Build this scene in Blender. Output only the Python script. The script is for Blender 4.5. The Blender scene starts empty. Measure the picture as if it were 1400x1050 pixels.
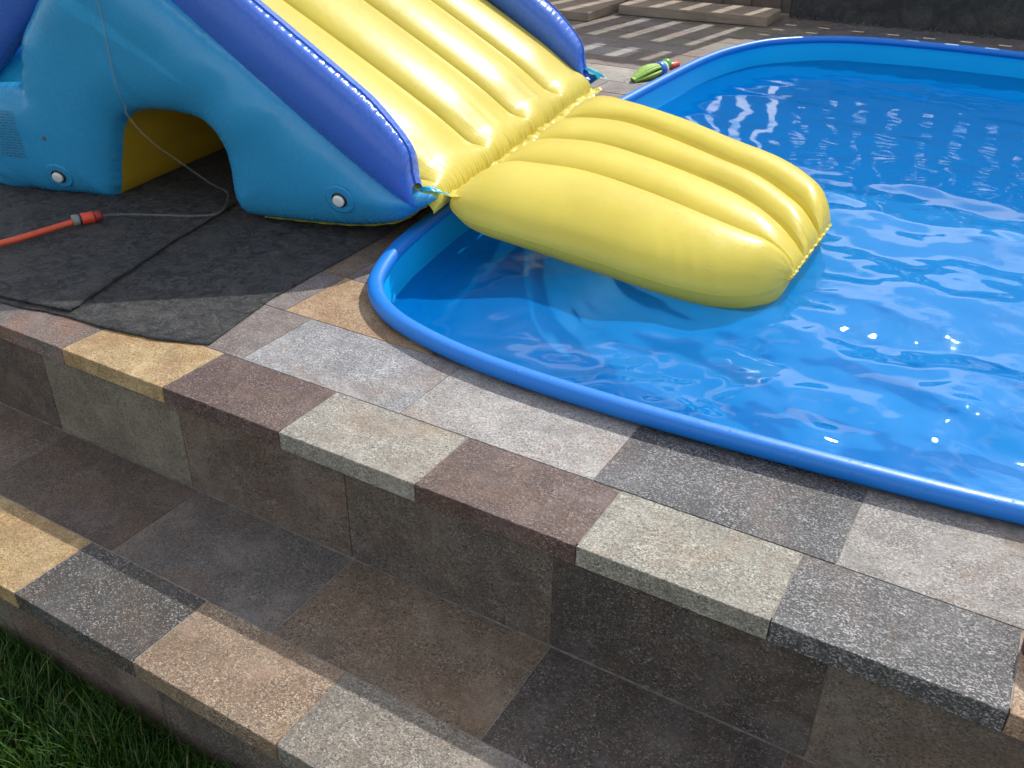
import bpy, bmesh, math, random
import numpy as np
from mathutils import Vector, Matrix, noise
from mathutils.geometry import delaunay_2d_cdt

random.seed(7)
rng = np.random.default_rng(11)
scene = bpy.context.scene
COL = scene.collection
R = math.radians

# ------------------------------------------------------------------ camera
cam_d = bpy.data.cameras.new("camera")
cam = bpy.data.objects.new("camera", cam_d)
COL.objects.link(cam)
scene.camera = cam
cam_d.sensor_width = 36.0
cam_d.lens = 1268.2 / 1400 * 36
cam_d.clip_start = 0.02
cam_d.clip_end = 600


def cam_matrix(pitch, roll, yaw, pos):
    cy, sy = math.cos(yaw), math.sin(yaw)
    A = np.array([[cy, sy, 0], [-sy, cy, 0], [0, 0, 1]])
    cp, sp = math.cos(pitch), math.sin(pitch)
    B = np.array([[1, 0, 0], [0, -sp, -cp], [0, cp, -sp]])
    cr, sr = math.cos(roll), math.sin(roll)
    Cm = np.array([[cr, -sr, 0], [sr, cr, 0], [0, 0, 1]])
    M = Cm @ B @ A
    r, d, f = M
    return Matrix(((r[0], -d[0], -f[0], pos[0]), (r[1], -d[1], -f[1], pos[1]),
                   (r[2], -d[2], -f[2], pos[2]), (0, 0, 0, 1)))


cam.matrix_world = cam_matrix(R(30.469), R(.644), R(30.333), (1.112, -1.479, 1.383))

# ------------------------------------------------------------------ sky and sun
SUN_AZ, SUN_EL = R(5.0), R(44.3)          # azimuth from +Y towards +X
SDIR = Vector((math.sin(SUN_AZ) * math.cos(SUN_EL), math.cos(SUN_AZ) * math.cos(SUN_EL), math.sin(SUN_EL)))
world = bpy.data.worlds.new("World")
scene.world = world
world.use_nodes = True
wn, wl = world.node_tree.nodes, world.node_tree.links
wn.clear()
w_out = wn.new("ShaderNodeOutputWorld")
w_bg = wn.new("ShaderNodeBackground")
w_sky = wn.new("ShaderNodeTexSky")
w_sky.sky_type = 'NISHITA'
w_sky.sun_disc = False
w_sky.sun_elevation = SUN_EL
w_sky.sun_rotation = SUN_AZ
w_sky.air_density = 1.0
w_sky.dust_density = .5
w_tc = wn.new("ShaderNodeTexCoord")
w_map = wn.new("ShaderNodeMapping")
w_map.inputs['Scale'].default_value = (1, 1, 2.2)
w_noise = wn.new("ShaderNodeTexNoise")
w_noise.inputs['Scale'].default_value = 3.6
w_noise.inputs['Detail'].default_value = 7
w_noise.inputs['Roughness'].default_value = .55
w_ramp = wn.new("ShaderNodeValToRGB")
w_ramp.color_ramp.elements[0].position = .50
w_ramp.color_ramp.elements[1].position = .575
w_mix = wn.new("ShaderNodeMix")
w_mix.data_type = 'RGBA'
w_mix.inputs['B'].default_value = (13.0, 12.3, 11.4, 1)
wl.new(w_tc.outputs['Generated'], w_map.inputs['Vector'])
wl.new(w_map.outputs[0], w_noise.inputs['Vector'])
wl.new(w_noise.outputs['Fac'], w_ramp.inputs['Fac'])
wl.new(w_ramp.outputs['Color'], w_mix.inputs['Factor'])
wl.new(w_sky.outputs[0], w_mix.inputs['A'])
wl.new(w_mix.outputs['Result'], w_bg.inputs['Color'])
w_bg.inputs['Strength'].default_value = 0.14
wl.new(w_bg.outputs[0], w_out.inputs['Surface'])

sun_d = bpy.data.lights.new("sun", 'SUN')
sun_d.energy = 4.0
sun_d.angle = R(.53)
sun_d.color = (1.0, .95, .87)
sun = bpy.data.objects.new("sun", sun_d)
COL.objects.link(sun)
sun.rotation_euler = (-SDIR).to_track_quat('-Z', 'Y').to_euler()
sun.location = SDIR * 30

scene.view_settings.view_transform = 'Standard'
scene.view_settings.look = 'None'
scene.view_settings.exposure = 0.22
scene.view_settings.gamma = 1
scene.view_settings.use_curve_mapping = False
scene.render.engine = 'CYCLES'
cy = scene.cycles
cy.use_denoising = True
cy.max_bounces = 10
cy.transmission_bounces = 8
cy.transparent_max_bounces = 8
cy.caustics_refractive = False
cy.caustics_reflective = False
cy.sample_clamp_indirect = 4.0
cy.blur_glossy = .4


# ------------------------------------------------------------------ helpers
def tag(o, label=None, cat=None, group=None, kind=None):
    if label: o['label'] = label
    if cat: o['category'] = cat
    if group: o['group'] = group
    if kind: o['kind'] = kind
    return o


def link(o, parent=None):
    COL.objects.link(o)
    if parent is not None:
        o.parent = parent
        o.matrix_parent_inverse = parent.matrix_basis.inverted()
    return o


def empty(name, loc):
    o = bpy.data.objects.new(name, None)
    o.location = loc
    o.empty_display_size = .1
    return link(o)


def mesh_obj(name, verts, faces, mat=None, parent=None, smooth=False, uv=None, origin=None):
    me = bpy.data.meshes.new(name)
    V = np.asarray(verts, float)
    if origin is None:
        origin = V.mean(axis=0) if len(V) else np.zeros(3)
        origin[2] = V[:, 2].min()
    V = V - np.asarray(origin, float)
    me.from_pydata(V.tolist(), [], [list(map(int, f)) for f in faces])
    if uv is not None:
        lay = me.uv_layers.new(name="UVMap")
        vi = np.empty(len(me.loops), dtype=np.int32)
        me.loops.foreach_get("vertex_index", vi)
        lay.data.foreach_set("uv", np.asarray(uv, np.float32)[vi].ravel())
    if smooth:
        me.polygons.foreach_set("use_smooth", [True] * len(me.polygons))
    me.update()
    if mat: me.materials.append(mat)
    o = bpy.data.objects.new(name, me)
    o.location = origin
    if parent is not None:
        COL.objects.link(o)
        o.parent = parent
        pw, q = Vector((0, 0, 0)), parent
        while q is not None:
            pw += q.location; q = q.parent
        o.location = Vector(origin) - pw
    else:
        COL.objects.link(o)
    return o


def grid_faces(nu, nv, wrap_u=False, wrap_v=False, flip=False):
    F = []
    for i in range(nu if wrap_u else nu - 1):
        for j in range(nv if wrap_v else nv - 1):
            a = i * nv + j; b = ((i + 1) % nu) * nv + j
            c = ((i + 1) % nu) * nv + (j + 1) % nv; d = i * nv + (j + 1) % nv
            F.append((a, d, c, b) if flip else (a, b, c, d))
    return F


def bm_obj(name, bm, mat, parent=None, smooth=False, origin=None):
    V = [v.co[:] for v in bm.verts]
    bm.verts.index_update()
    F = [[v.index for v in f.verts] for f in bm.faces]
    bm.free()
    return mesh_obj(name, V, F, mat, parent, smooth, origin=origin)


def box_bm(x0, x1, y0, y1, z0, z1, bev=0.0, seg=1, M=None):
    bm = bmesh.new()
    bmesh.ops.create_cube(bm, size=1)
    for v in bm.verts:
        v.co = Vector(((x0 + x1) / 2 + v.co.x * (x1 - x0), (y0 + y1) / 2 + v.co.y * (y1 - y0), (z0 + z1) / 2 + v.co.z * (z1 - z0)))
    if bev:
        bmesh.ops.bevel(bm, geom=bm.edges[:], offset=bev, segments=seg, affect='EDGES')
    if M is not None:
        bmesh.ops.transform(bm, matrix=M, verts=bm.verts[:])
    return bm


def tube(name, pts, rad, mat, parent=None, n=12, rfun=None, caps=True, closed=False, origin=None):
    P = [Vector(p) for p in pts]
    m = len(P)
    V = []
    up = Vector((0, 0, 1))
    prev = None
    for i in range(m):
        if closed:
            t = (P[(i + 1) % m] - P[i - 1]).normalized()
        else:
            t = (P[min(i + 1, m - 1)] - P[max(i - 1, 0)]).normalized()
        if prev is None:
            ref = up if abs(t.z) < .9 else Vector((1, 0, 0))
            a = t.cross(ref).normalized()
        else:
            a = (prev - t * prev.dot(t)).normalized()
        prev = a
        b = t.cross(a)
        r = rad if rfun is None else rfun(i / (m - 1))
        for k in range(n):
            an = 2 * math.pi * k / n
            V.append((P[i] + (a * math.cos(an) + b * math.sin(an)) * r)[:])
    F = grid_faces(m, n, wrap_u=closed, wrap_v=True)
    if caps and not closed:
        F.append(list(range(n))[::-1]); F.append([(m - 1) * n + k for k in range(n)])
    return mesh_obj(name, V, F, mat, parent, True, origin=origin)


def catmull(pts, n, closed=False):
    P = [np.array(p, float) for p in pts]
    m = len(P)
    out = []
    segs = m if closed else m - 1
    for i in range(segs):
        if closed:
            p0, p1, p2, p3 = P[i - 1], P[i], P[(i + 1) % m], P[(i + 2) % m]
        else:
            p0, p1, p2, p3 = P[max(i - 1, 0)], P[i], P[i + 1], P[min(i + 2, m - 1)]
        for k in range(n):
            t = k / n
            out.append(.5 * ((2 * p1) + (-p0 + p2) * t + (2 * p0 - 5 * p1 + 4 * p2 - p3) * t * t + (-p0 + 3 * p1 - 3 * p2 + p3) * t ** 3))
    if not closed: out.append(P[-1])
    return np.array(out)


def sstep(a, b, x):
    t = np.clip((x - a) / (b - a), 0, 1)
    return t * t * (3 - 2 * t)


def vnoise(p):
    return noise.noise(Vector(p))


# ------------------------------------------------------------------ materials
class NT:
    def __init__(s, name):
        s.m = bpy.data.materials.new(name)
        s.m.use_nodes = True
        s.n, s.l = s.m.node_tree.nodes, s.m.node_tree.links
        s.n.clear()
        s.out = s.n.new("ShaderNodeOutputMaterial")

    def new(s, t, **kw):
        nd = s.n.new("ShaderNode" + t)
        for k, v in kw.items():
            if hasattr(nd, k) and not k[0].isupper():
                setattr(nd, k, v)
        return nd

    def bsdf(s, color=None, rough=.5, **kw):
        b = s.n.new("ShaderNodeBsdfPrincipled")
        if color is not None: b.inputs['Base Color'].default_value = (*color, 1)
        b.inputs['Roughness'].default_value = rough
        for k, v in kw.items():
            b.inputs[k.replace('_', ' ')].default_value = v
        return b

    def noise(s, vec, scale, detail=2, rough=.5, dist=0):
        n = s.n.new("ShaderNodeTexNoise")
        n.inputs['Scale'].default_value = scale
        n.inputs['Detail'].default_value = detail
        n.inputs['Roughness'].default_value = rough
        n.inputs['Distortion'].default_value = dist
        if vec is not None: s.l.new(vec, n.inputs['Vector'])
        return n.outputs['Fac']

    def vor(s, vec, scale, feature='F1', out='Distance'):
        n = s.n.new("ShaderNodeTexVoronoi")
        n.feature = feature
        n.inputs['Scale'].default_value = scale
        if vec is not None: s.l.new(vec, n.inputs['Vector'])
        return n.outputs[out]

    def ramp(s, fac, stops):
        n = s.n.new("ShaderNodeValToRGB")
        el = n.color_ramp.elements
        while len(el) < len(stops): el.new(.5)
        for e, (p, c) in zip(el, stops):
            e.position = p
            e.color = (c, c, c, 1) if isinstance(c, (int, float)) else (*c, 1)
        s.l.new(fac, n.inputs['Fac'])
        return n.outputs['Color']

    def mix(s, fac, a, b, blend='MIX'):
        n = s.n.new("ShaderNodeMix")
        n.data_type = 'RGBA'; n.blend_type = blend
        for sock, v in (('Factor', fac), ('A', a), ('B', b)):
            if isinstance(v, (int, float)):
                n.inputs[sock].default_value = v if sock == 'Factor' else (v, v, v, 1)
            elif isinstance(v, tuple): n.inputs[sock].default_value = (*v, 1)
            else: s.l.new(v, n.inputs[sock])
        return n.outputs['Result']

    def math(s, op, a, b=None, c=None):
        n = s.n.new("ShaderNodeMath"); n.operation = op
        for i, v in enumerate((a, b, c)):
            if v is None: continue
            if isinstance(v, (int, float)): n.inputs[i].default_value = v
            else: s.l.new(v, n.inputs[i])
        return n.outputs[0]

    def bump(s, h, strength, dist=.002, normal=None):
        n = s.n.new("ShaderNodeBump")
        n.inputs['Strength'].default_value = strength
        n.inputs['Distance'].default_value = dist
        s.l.new(h, n.inputs['Height'])
        if normal is not None: s.l.new(normal, n.inputs['Normal'])
        return n.outputs['Normal']

    def pos(s):
        return s.n.new("ShaderNodeNewGeometry").outputs['Position']

    def mapping(s, vec, scale=(1, 1, 1), loc=(0, 0, 0), rot=(0, 0, 0)):
        n = s.n.new("ShaderNodeMapping")
        n.inputs['Scale'].default_value = scale
        n.inputs['Location'].default_value = loc
        n.inputs['Rotation'].default_value = rot
        s.l.new(vec, n.inputs['Vector'])
        return n.outputs[0]

    def done(s, shader):
        s.l.new(shader, s.out.inputs['Surface'])
        return s.m


_stone = {}


def stone(key, base, alt, fleck=(.6, .58, .55), famt=.5, grain=.5, seed=0, rough=.5):
    if key in _stone: return _stone[key]
    t = NT("stone_" + key)
    p = t.mapping(t.pos(), loc=(seed * 3.1, seed * 1.7, seed * .9))
    big = t.noise(p, 4.5, 5, .62, .6)
    col = t.mix(t.ramp(big, [(.42, 0), (.58, 1)]), base, alt)
    fine = t.noise(p, 150, 5, .75, .8)
    mid = t.noise(p, 38, 4, .65)
    # grain: dark mineral pits and pale flakes
    col = t.mix(t.ramp(fine, [(.38, 1), (.55, 0)]), col, tuple(c * .2 for c in base))
    fcell = t.vor(t.mapping(p, scale=(1, 1.5, 1.3), rot=(0, 0, .5)), 260, out='Color')
    sepn = t.n.new("ShaderNodeSeparateColor"); t.l.new(fcell, sepn.inputs[0])
    fmask = t.math('MULTIPLY', t.ramp(sepn.outputs[0], [(1 - .42 * famt - .02, 0), (1 - .3 * famt, 1)]), t.ramp(mid, [(.3, .45), (.65, 1)]))
    col = t.mix(t.math('MULTIPLY', fmask, .85), col, fleck)
    col = t.mix(t.ramp(mid, [(.25, .22), (.55, 0)]), col, tuple(c * .45 for c in alt))
    rust = t.noise(p, 3.1, 6, .7, 1.2)
    col = t.mix(t.math('MULTIPLY', t.ramp(rust, [(.50, 0), (.66, 1)]), .42), col, (.24 * (.4 + base[0] * 2), .135 * (.4 + base[0] * 2), .07 * (.4 + base[0] * 2)))
    dirt = t.noise(p, 9.5, 7, .75, .5)
    col = t.mix(t.math('MULTIPLY', t.ramp(dirt, [(.44, 0), (.66, 1)]), .50), col, tuple(c * .42 for c in base))
    drip = t.noise(t.mapping(p, scale=(9, 9, .9)), 1.6, 5, .65, .3)
    col = t.mix(t.math('MULTIPLY', t.ramp(drip, [(.48, 0), (.68, 1)]), .42), col, tuple(c * .5 for c in alt))
    wash = t.noise(t.mapping(p, loc=(7, 3, 1)), 6.5, 6, .7, .4)
    col = t.mix(t.math('MULTIPLY', t.ramp(wash, [(.50, 0), (.68, 1)]), .42), col, tuple(min(.6, c * 1.2 + .08) for c in base))
    b = t.bsdf(None, rough)
    t.l.new(col, b.inputs['Base Color'])
    rr = t.ramp(fine, [(.3, rough + .2), (.7, rough - .12)])
    t.l.new(rr, b.inputs['Roughness'])
    b.inputs['Specular IOR Level'].default_value = .5
    h = t.math('ADD', t.math('MULTIPLY', fine, 1.0), t.math('ADD', t.math('MULTIPLY', mid, 1.6), t.math('MULTIPLY', sepn.outputs[1], .5)))
    t.l.new(t.bump(h, grain * 1.4, .004), b.inputs['Normal'])
    _stone[key] = t.done(b.outputs[0])
    return _stone[key]


def simple(name, color, rough=.5, var=.25, scale=30, bump=.2, **kw):
    t = NT(name)
    p = t.pos()
    n = t.noise(p, scale, 4, .6)
    col = t.mix(t.ramp(n, [(.3, 0), (.7, 1)]), tuple(c * (1 - var) for c in color), tuple(min(1, c * (1 + var)) for c in color))
    b = t.bsdf(None, rough, **kw)
    t.l.new(col, b.inputs['Base Color'])
    t.l.new(t.bump(n, bump, .002), b.inputs['Normal'])
    return t.done(b.outputs[0])


def vinyl(name, color, rough=.22, transl=.12, drops=.0, wr_freq=130., wr_amp=1.0, wr_len=.05, sag=.15, spec=.4):
    """glossy PVC foil: gathers next to its welded seams (uv = metres along / away from the seam)"""
    t = NT(name)
    p = t.pos()
    uv = t.n.new("ShaderNodeUVMap").outputs[0]
    sx = t.n.new("ShaderNodeSeparateXYZ"); t.l.new(uv, sx.inputs[0])
    s, d = sx.outputs[0], sx.outputs[1]
    # irregular gathers
    nz = t.noise(t.mapping(uv, scale=(1, .25, 1)), 22, 2, .5)
    ph = t.math('ADD', t.math('MULTIPLY', s, wr_freq), t.math('MULTIPLY', nz, 9.0))
    wv = t.math('SINE', ph)
    n2 = t.noise(t.mapping(uv, scale=(1, .18, 1)), 60, 2, .5)
    wv = t.math('ADD', t.math('MULTIPLY', wv, .55), t.math('MULTIPLY', n2, 1.6))
    lenv = t.math('MULTIPLY', t.noise(t.mapping(uv, scale=(1, 0, 1)), 9, 2, .6), wr_len * 2)
    fall = t.math('POWER', 2.718, t.math('MULTIPLY', t.math('DIVIDE', d, lenv), -1.0))
    h1 = t.math('MULTIPLY', wv, fall)
    big = t.noise(p, 7, 3, .5)
    nrm = t.bump(h1, wr_amp * .55, .006)
    nrm = t.bump(big, sag, .01, nrm)
    b = t.bsdf(None, rough, Specular_IOR_Level=spec)
    fade = t.noise(p, 3, 3, .6)
    col = t.mix(t.ramp(fade, [(.3, 0), (.7, 1)]), tuple(c * .93 for c in color), tuple(min(1, c * 1.05) for c in color))
    scuff = t.noise(p, 60, 5, .7)
    rr = t.ramp(scuff, [(.3, rough * .8), (.75, rough * 1.5)])
    t.l.new(rr, b.inputs['Roughness'])
    if drops > 0:
        vd = t.vor(p, 75, out='Distance')
        vc = t.vor(p, 75, out='Color')
        sc = t.n.new("ShaderNodeSeparateColor"); t.l.new(vc, sc.inputs[0])
        patch = t.ramp(t.noise(p, 3.5, 2), [(.42, 0), (.6, 1)])
        keep = t.math('MULTIPLY', t.math('GREATER_THAN', sc.outputs[0], 1 - drops), patch)
        dr = t.math('MULTIPLY', t.ramp(vd, [(.0, 1), (.12, .85), (.22, 0)]), keep)
        nrm = t.bump(dr, .7, .002, nrm)
    t.l.new(col, b.inputs['Base Color'])
    t.l.new(nrm, b.inputs['Normal'])
    tr = t.n.new("ShaderNodeBsdfTranslucent")
    t.l.new(col, tr.inputs['Color'])
    mx = t.n.new("ShaderNodeMixShader")
    mx.inputs[0].default_value = transl
    t.l.new(b.outputs[0], mx.inputs[1]); t.l.new(tr.outputs[0], mx.inputs[2])
    return t.done(mx.outputs[0])


M_YEL = vinyl("yellow_vinyl", (.60, .50, .085), .30, .10, drops=.35, wr_amp=.9, wr_len=.045, spec=.21)
M_YELF = vinyl("yellow_vinyl_float", (.78, .655, .105), .30, .28, drops=.45, wr_amp=.6, wr_len=.05)
M_LBLUE = vinyl("light_blue_vinyl", (.034, .31, .60), .24, .08, wr_amp=.5, wr_len=.03)
M_CYAN = vinyl("cyan_vinyl", (.03, .55, .85), .25, .25, wr_amp=.8, wr_len=.05)
M_DBLUE = vinyl("dark_blue_vinyl", (.052, .15, .58), .24, .05, drops=.25, wr_freq=170, wr_amp=.55, wr_len=.03)
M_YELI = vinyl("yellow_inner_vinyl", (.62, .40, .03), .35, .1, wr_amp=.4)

# pool liner / rim
t = NT("pool_liner")
p = t.pos()
n = t.noise(p, 1.6, 3, .5)
col = t.mix(t.ramp(n, [(.35, 0), (.65, 1)]), (.002, .40, .84), (.003, .43, .86))
b = t.bsdf(None, .5, Specular_IOR_Level=.12)
t.l.new(col, b.inputs['Base Color'])
t.l.new(t.bump(t.noise(p, 2.2, 2), .25, .02), b.inputs['Normal'])
M_LINER = t.done(b.outputs[0])
t = NT("rim_plastic")
p = t.pos()
n = t.noise(p, 90, 4, .7)
b = t.bsdf((.005, .17, .60), .38)
t.l.new(t.ramp(n, [(.3, .3), (.75, .55)]), b.inputs['Roughness'])
vd = t.vor(p, 60); vc = t.vor(p, 60, out='Color')
sc = t.n.new("ShaderNodeSeparateColor"); t.l.new(vc, sc.inputs[0])
dr = t.math('MULTIPLY', t.ramp(vd, [(.0, 1), (.14, .85), (.24, 0)]), t.math('GREATER_THAN', sc.outputs[0], .82))
t.l.new(t.bump(dr, .6, .002), b.inputs['Normal'])
M_RIM = t.done(b.outputs[0])

t = NT("pool_water")
fr = t.n.new("ShaderNodeFresnel"); fr.inputs['IOR'].default_value = 1.333
rip = t.bump(t.noise(t.pos(), 34, 3, .55, 1.0), .035, .006)
t.l.new(rip, fr.inputs['Normal'])
gl = t.n.new("ShaderNodeBsdfGlossy"); t.l.new(rip, gl.inputs['Normal']); gl.inputs['Roughness'].default_value = .01
rf = t.n.new("ShaderNodeBsdfRefraction"); rf.inputs['IOR'].default_value = 1.333; rf.inputs['Roughness'].default_value = 0
rf.inputs['Color'].default_value = (.86, .97, 1, 1)
tp = t.n.new("ShaderNodeBsdfTransparent"); tp.inputs['Color'].default_value = (.86, .97, 1, 1)
m1 = t.n.new("ShaderNodeMixShader"); m1.inputs[0].default_value = .90
t.l.new(rf.outputs[0], m1.inputs[1]); t.l.new(tp.outputs[0], m1.inputs[2])
m2 = t.n.new("ShaderNodeMixShader"); t.l.new(fr.outputs[0], m2.inputs[0])
# suspended scatter: slightly milky pool water glows blue where daylight enters it
df = t.n.new("ShaderNodeBsdfDiffuse"); df.inputs['Color'].default_value = (.001, .215, .68, 1)
m0 = t.n.new("ShaderNodeMixShader"); m0.inputs[0].default_value = .46
t.l.new(m1.outputs[0], m0.inputs[1]); t.l.new(df.outputs[0], m0.inputs[2])
t.l.new(m0.outputs[0], m2.inputs[1]); t.l.new(gl.outputs[0], m2.inputs[2])
M_WATER = t.done(m2.outputs[0])

# geotextile
t = NT("geotextile")
p = t.pos()
n1 = t.noise(p, 20, 7, .75, 1.2); n2 = t.noise(p, 150, 3, .7); n3 = t.noise(p, 5, 3, .5)
col = t.mix(t.ramp(n1, [(.38, 0), (.66, 1)]), (.014, .015, .018), (.15, .15, .15))
col = t.mix(t.ramp(n2, [(.35, .7), (.6, 0)]), col, (.012, .012, .014))
col = t.mix(t.math('MULTIPLY', t.ramp(n3, [(.5, 0), (.7, 1)]), .5), col, (.10, .095, .085))
b = t.bsdf(None, .8)
t.l.new(col, b.inputs['Base Color'])
hh = t.math('ADD', t.math('MULTIPLY', n1, 4.), n2)
t.l.new(t.bump(hh, 1.0, .011), b.inputs['Normal'])
M_GEO = t.done(b.outputs[0])

M_SCREED = simple("grout_screed", (.22, .20, .18), .85, .35, 40, .4)
M_SOIL = simple("lawn_soil", (.035, .05, .018), .9, .5, 14, .8)
M_PLINTH = NT("dark_render")
t = M_PLINTH
p = t.pos()
n1 = t.noise(p, 5, 6, .65, .8); n2 = t.noise(p, 60, 4, .7)
col = t.mix(t.ramp(n1, [(.40, 0), (.70, 1)]), (.016, .018, .021), (.075, .075, .068))
col = t.mix(t.ramp(n2, [(.4, .6), (.6, 0)]), col, (.012, .012, .013))
b = t.bsdf(None, .75)
t.l.new(col, b.inputs['Base Color'])
t.l.new(t.bump(t.math('ADD', n1, n2), .6, .01), b.inputs['Normal'])
M_PLINTH = t.done(b.outputs[0])


def wood(name, c1, c2, rough=.75, rot=0):
    t = NT(name)
    p = t.mapping(t.pos(), scale=(2.5, 40, 40), rot=(0, 0, rot))
    n1 = t.noise(p, 1.2, 6, .65, .6)
    n2 = t.noise(t.pos(), 4, 3, .6)
    col = t.mix(t.ramp(n1, [(.3, 0), (.7, 1)]), c1, c2)
    col = t.mix(t.math('MULTIPLY', t.ramp(n2, [(.4, 0), (.7, 1)]), .5), col, tuple(c * .6 for c in c1))
    b = t.bsdf(None, rough)
    t.l.new(col, b.inputs['Base Color'])
    t.l.new(t.bump(n1, .5, .003), b.inputs['Normal'])
    return t.done(b.outputs[0])


M_BOARD = wood("weathered_board", (.20, .15, .11), (.34, .27, .20))
M_FENCE = wood("dark_fence_wood", (.10, .075, .055), (.16, .12, .09))

M_HOSE = simple("orange_hose_rubber", (.62, .085, .035), .42, .12, 60, .1)
M_RED = simple("red_plastic", (.62, .06, .03), .38, .15, 60, .1)
M_DRED = simple("dark_red_plastic", (.26, .02, .02), .5, .2, 60, .15)
M_GREY = simple("grey_plastic", (.20, .21, .20), .5, .2, 60, .1)
M_BLACK = simple("black_plastic", (.015, .015, .016), .45, .2, 60, .1)
M_WHITE = simple("white_plastic", (.72, .72, .70), .35, .06, 60, .05)
M_LIME = simple("lime_cloth", (.24, .42, .05), .6, .25, 60, .3)
M_GREEN = simple("green_plastic", (.10, .48, .06), .35, .15, 60, .1)
M_TBLUE = simple("toy_blue_plastic", (.03, .16, .55), .35, .15, 60, .1)
M_PURPLE = simple("dark_purple_plastic", (.07, .03, .06), .5, .2, 60, .1)
M_SPOT = simple("grey_stain", (.10, .10, .10), .6, .3, 120, .1)
t = NT("clear_hose")
b = t.bsdf((.34, .36, .33), .35, IOR=1.2)
b.inputs['Alpha'].default_value = .14
M_CLEAR = t.done(b.outputs[0])
t = NT("printed_notice")
uv = t.n.new("ShaderNodeUVMap").outputs[0]
ln = t.n.new("ShaderNodeTexWave"); ln.bands_direction = 'Y'; ln.inputs['Scale'].default_value = 5.2
t.l.new(uv, ln.inputs['Vector'])
wd = t.noise(t.mapping(uv, scale=(60, 16.5, 1)), 1.0, 1)
ms = t.math('MULTIPLY', t.ramp(ln.outputs['Fac'], [(.45, 0), (.6, 1)]), t.ramp(wd, [(.46, 0), (.5, 1)]))
sx = t.n.new("ShaderNodeSeparateXYZ"); t.l.new(uv, sx.inputs[0])
b = t.bsdf((.06, .10, .14), .5)
trn = t.n.new("ShaderNodeBsdfTransparent")
mx = t.n.new("ShaderNodeMixShader")
t.l.new(t.math('MULTIPLY', ms, .75), mx.inputs[0]); t.l.new(trn.outputs[0], mx.inputs[1]); t.l.new(b.outputs[0], mx.inputs[2])
M_PRINT = t.done(mx.outputs[0])

# ------------------------------------------------------------------ pool outline
RIMZ = .034
OUT_PTS = [(.345, .548), (-.07, .553), (-.352, .590), (-.60, .670), (-.77, .80), (-.875, .98), (-.96, 1.25), (-1.05, 1.75), (-1.11, 2.4), (-1.165, 3.4),
           (-1.20, 4.4), (-1.205, 5.1), (-1.15, 5.62), (-.98, 6.12), (-.58, 6.50), (-.04, 6.62), (.736, 6.60), (1.5, 6.45), (2.3, 6.1), (2.95, 5.4),
           (3.2, 4.4), (3.25, 3.4), (3.2, 2.4), (2.9, 1.5), (2.3, .92), (1.75, .70), (1.274, .617), (.861, .577)]
OUTL = catmull(OUT_PTS, 10, True)[::-1]


def offset_outline(P, d):
    n = len(P)
    T = np.roll(P, -1, 0) - np.roll(P, 1, 0)
    T /= np.linalg.norm(T, axis=1)[:, None]
    Nn = np.stack([T[:, 1], -T[:, 0]], 1)      # for clockwise order points inward/outward
    c = P.mean(0)
    s = np.sign(((P - c) * Nn).sum(1).mean())
    return P + Nn * d * s


def cut_prism(name, poly, z0, z1, mat, parent, hole=None, bev=0.0):
    """slab of outline poly (list of xy), minus the pool outline; top z1, bottom z0"""
    nv = len(poly)
    verts = [Vector(p) for p in poly]
    faces = [list(range(nv))]
    if hole is not None:
        verts += [Vector(p) for p in hole]
        faces.append(list(range(nv, nv + len(hole))))
    vo, eo, fo, ov, oe, of = delaunay_2d_cdt(verts, [], faces, 0, 1e-5)
    tri = [f for f, o in zip(fo, of) if 0 in o and 1 not in o]
    if not tri: return None
    used = sorted({i for f in tri for i in f})
    mp = {i: k for k, i in enumerate(used)}
    k = len(used)
    V = [(vo[i].x, vo[i].y, z1) for i in used] + [(vo[i].x, vo[i].y, z0) for i in used]
    F = []
    edges = {}
    for f in tri:
        g = [mp[i] for i in f]
        a, b_, c = [np.array(V[i][:2]) for i in g[:3]]
        if (b_ - a)[0] * (c - a)[1] - (b_ - a)[1] * (c - a)[0] < 0: g = g[::-1]
        F.append(g); F.append([i + k for i in g[::-1]])
        for i in range(len(g)):
            edges[(g[i], g[(i + 1) % len(g)])] = 1
    for (a, b_) in edges:
        if (b_, a) not in edges:
            F.append([b_, a, a + k, b_ + k])
    return mesh_obj(name, V, F, mat, parent)


HOLE = offset_outline(OUTL, -.004).tolist()

# ------------------------------------------------------------------ ground, terrace, steps
H = .355; NT_ = .056; GZ = -.60
X0, X1, YF, YB = -6.0, 5.0, -.547, 8.6
g = 300.0
gv = [(-g, -g, GZ), (g, -g, GZ), (g, YF, GZ), (-g, YF, GZ), (-g, YB, GZ), (g, YB, GZ), (g, g, GZ), (-g, g, GZ), (X0, YF, GZ), (X1, YF, GZ), (X1, YB, GZ), (X0, YB, GZ)]
gf = [(0, 1, 2, 9, 8, 3), (4, 11, 10, 5, 6, 7), (3, 8, 11, 4), (9, 2, 5, 10)]
tag(mesh_obj("ground", gv, gf, M_SOIL), kind='structure')

# terrace body: screed top with a hole for the pool, front wall behind the riser slabs
body = cut_prism("terrace", [(X0, .0150), (X1, .0150), (X1, YB), (X0, YB)], GZ, -.0020, M_SCREED, None, OUTL.tolist())
tag(body, kind='structure')
step = bm_obj("step", box_bm(X0, X1, -.5525, .0148, GZ, -H - .0020), M_SCREED)
tag(step, kind='structure')

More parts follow.
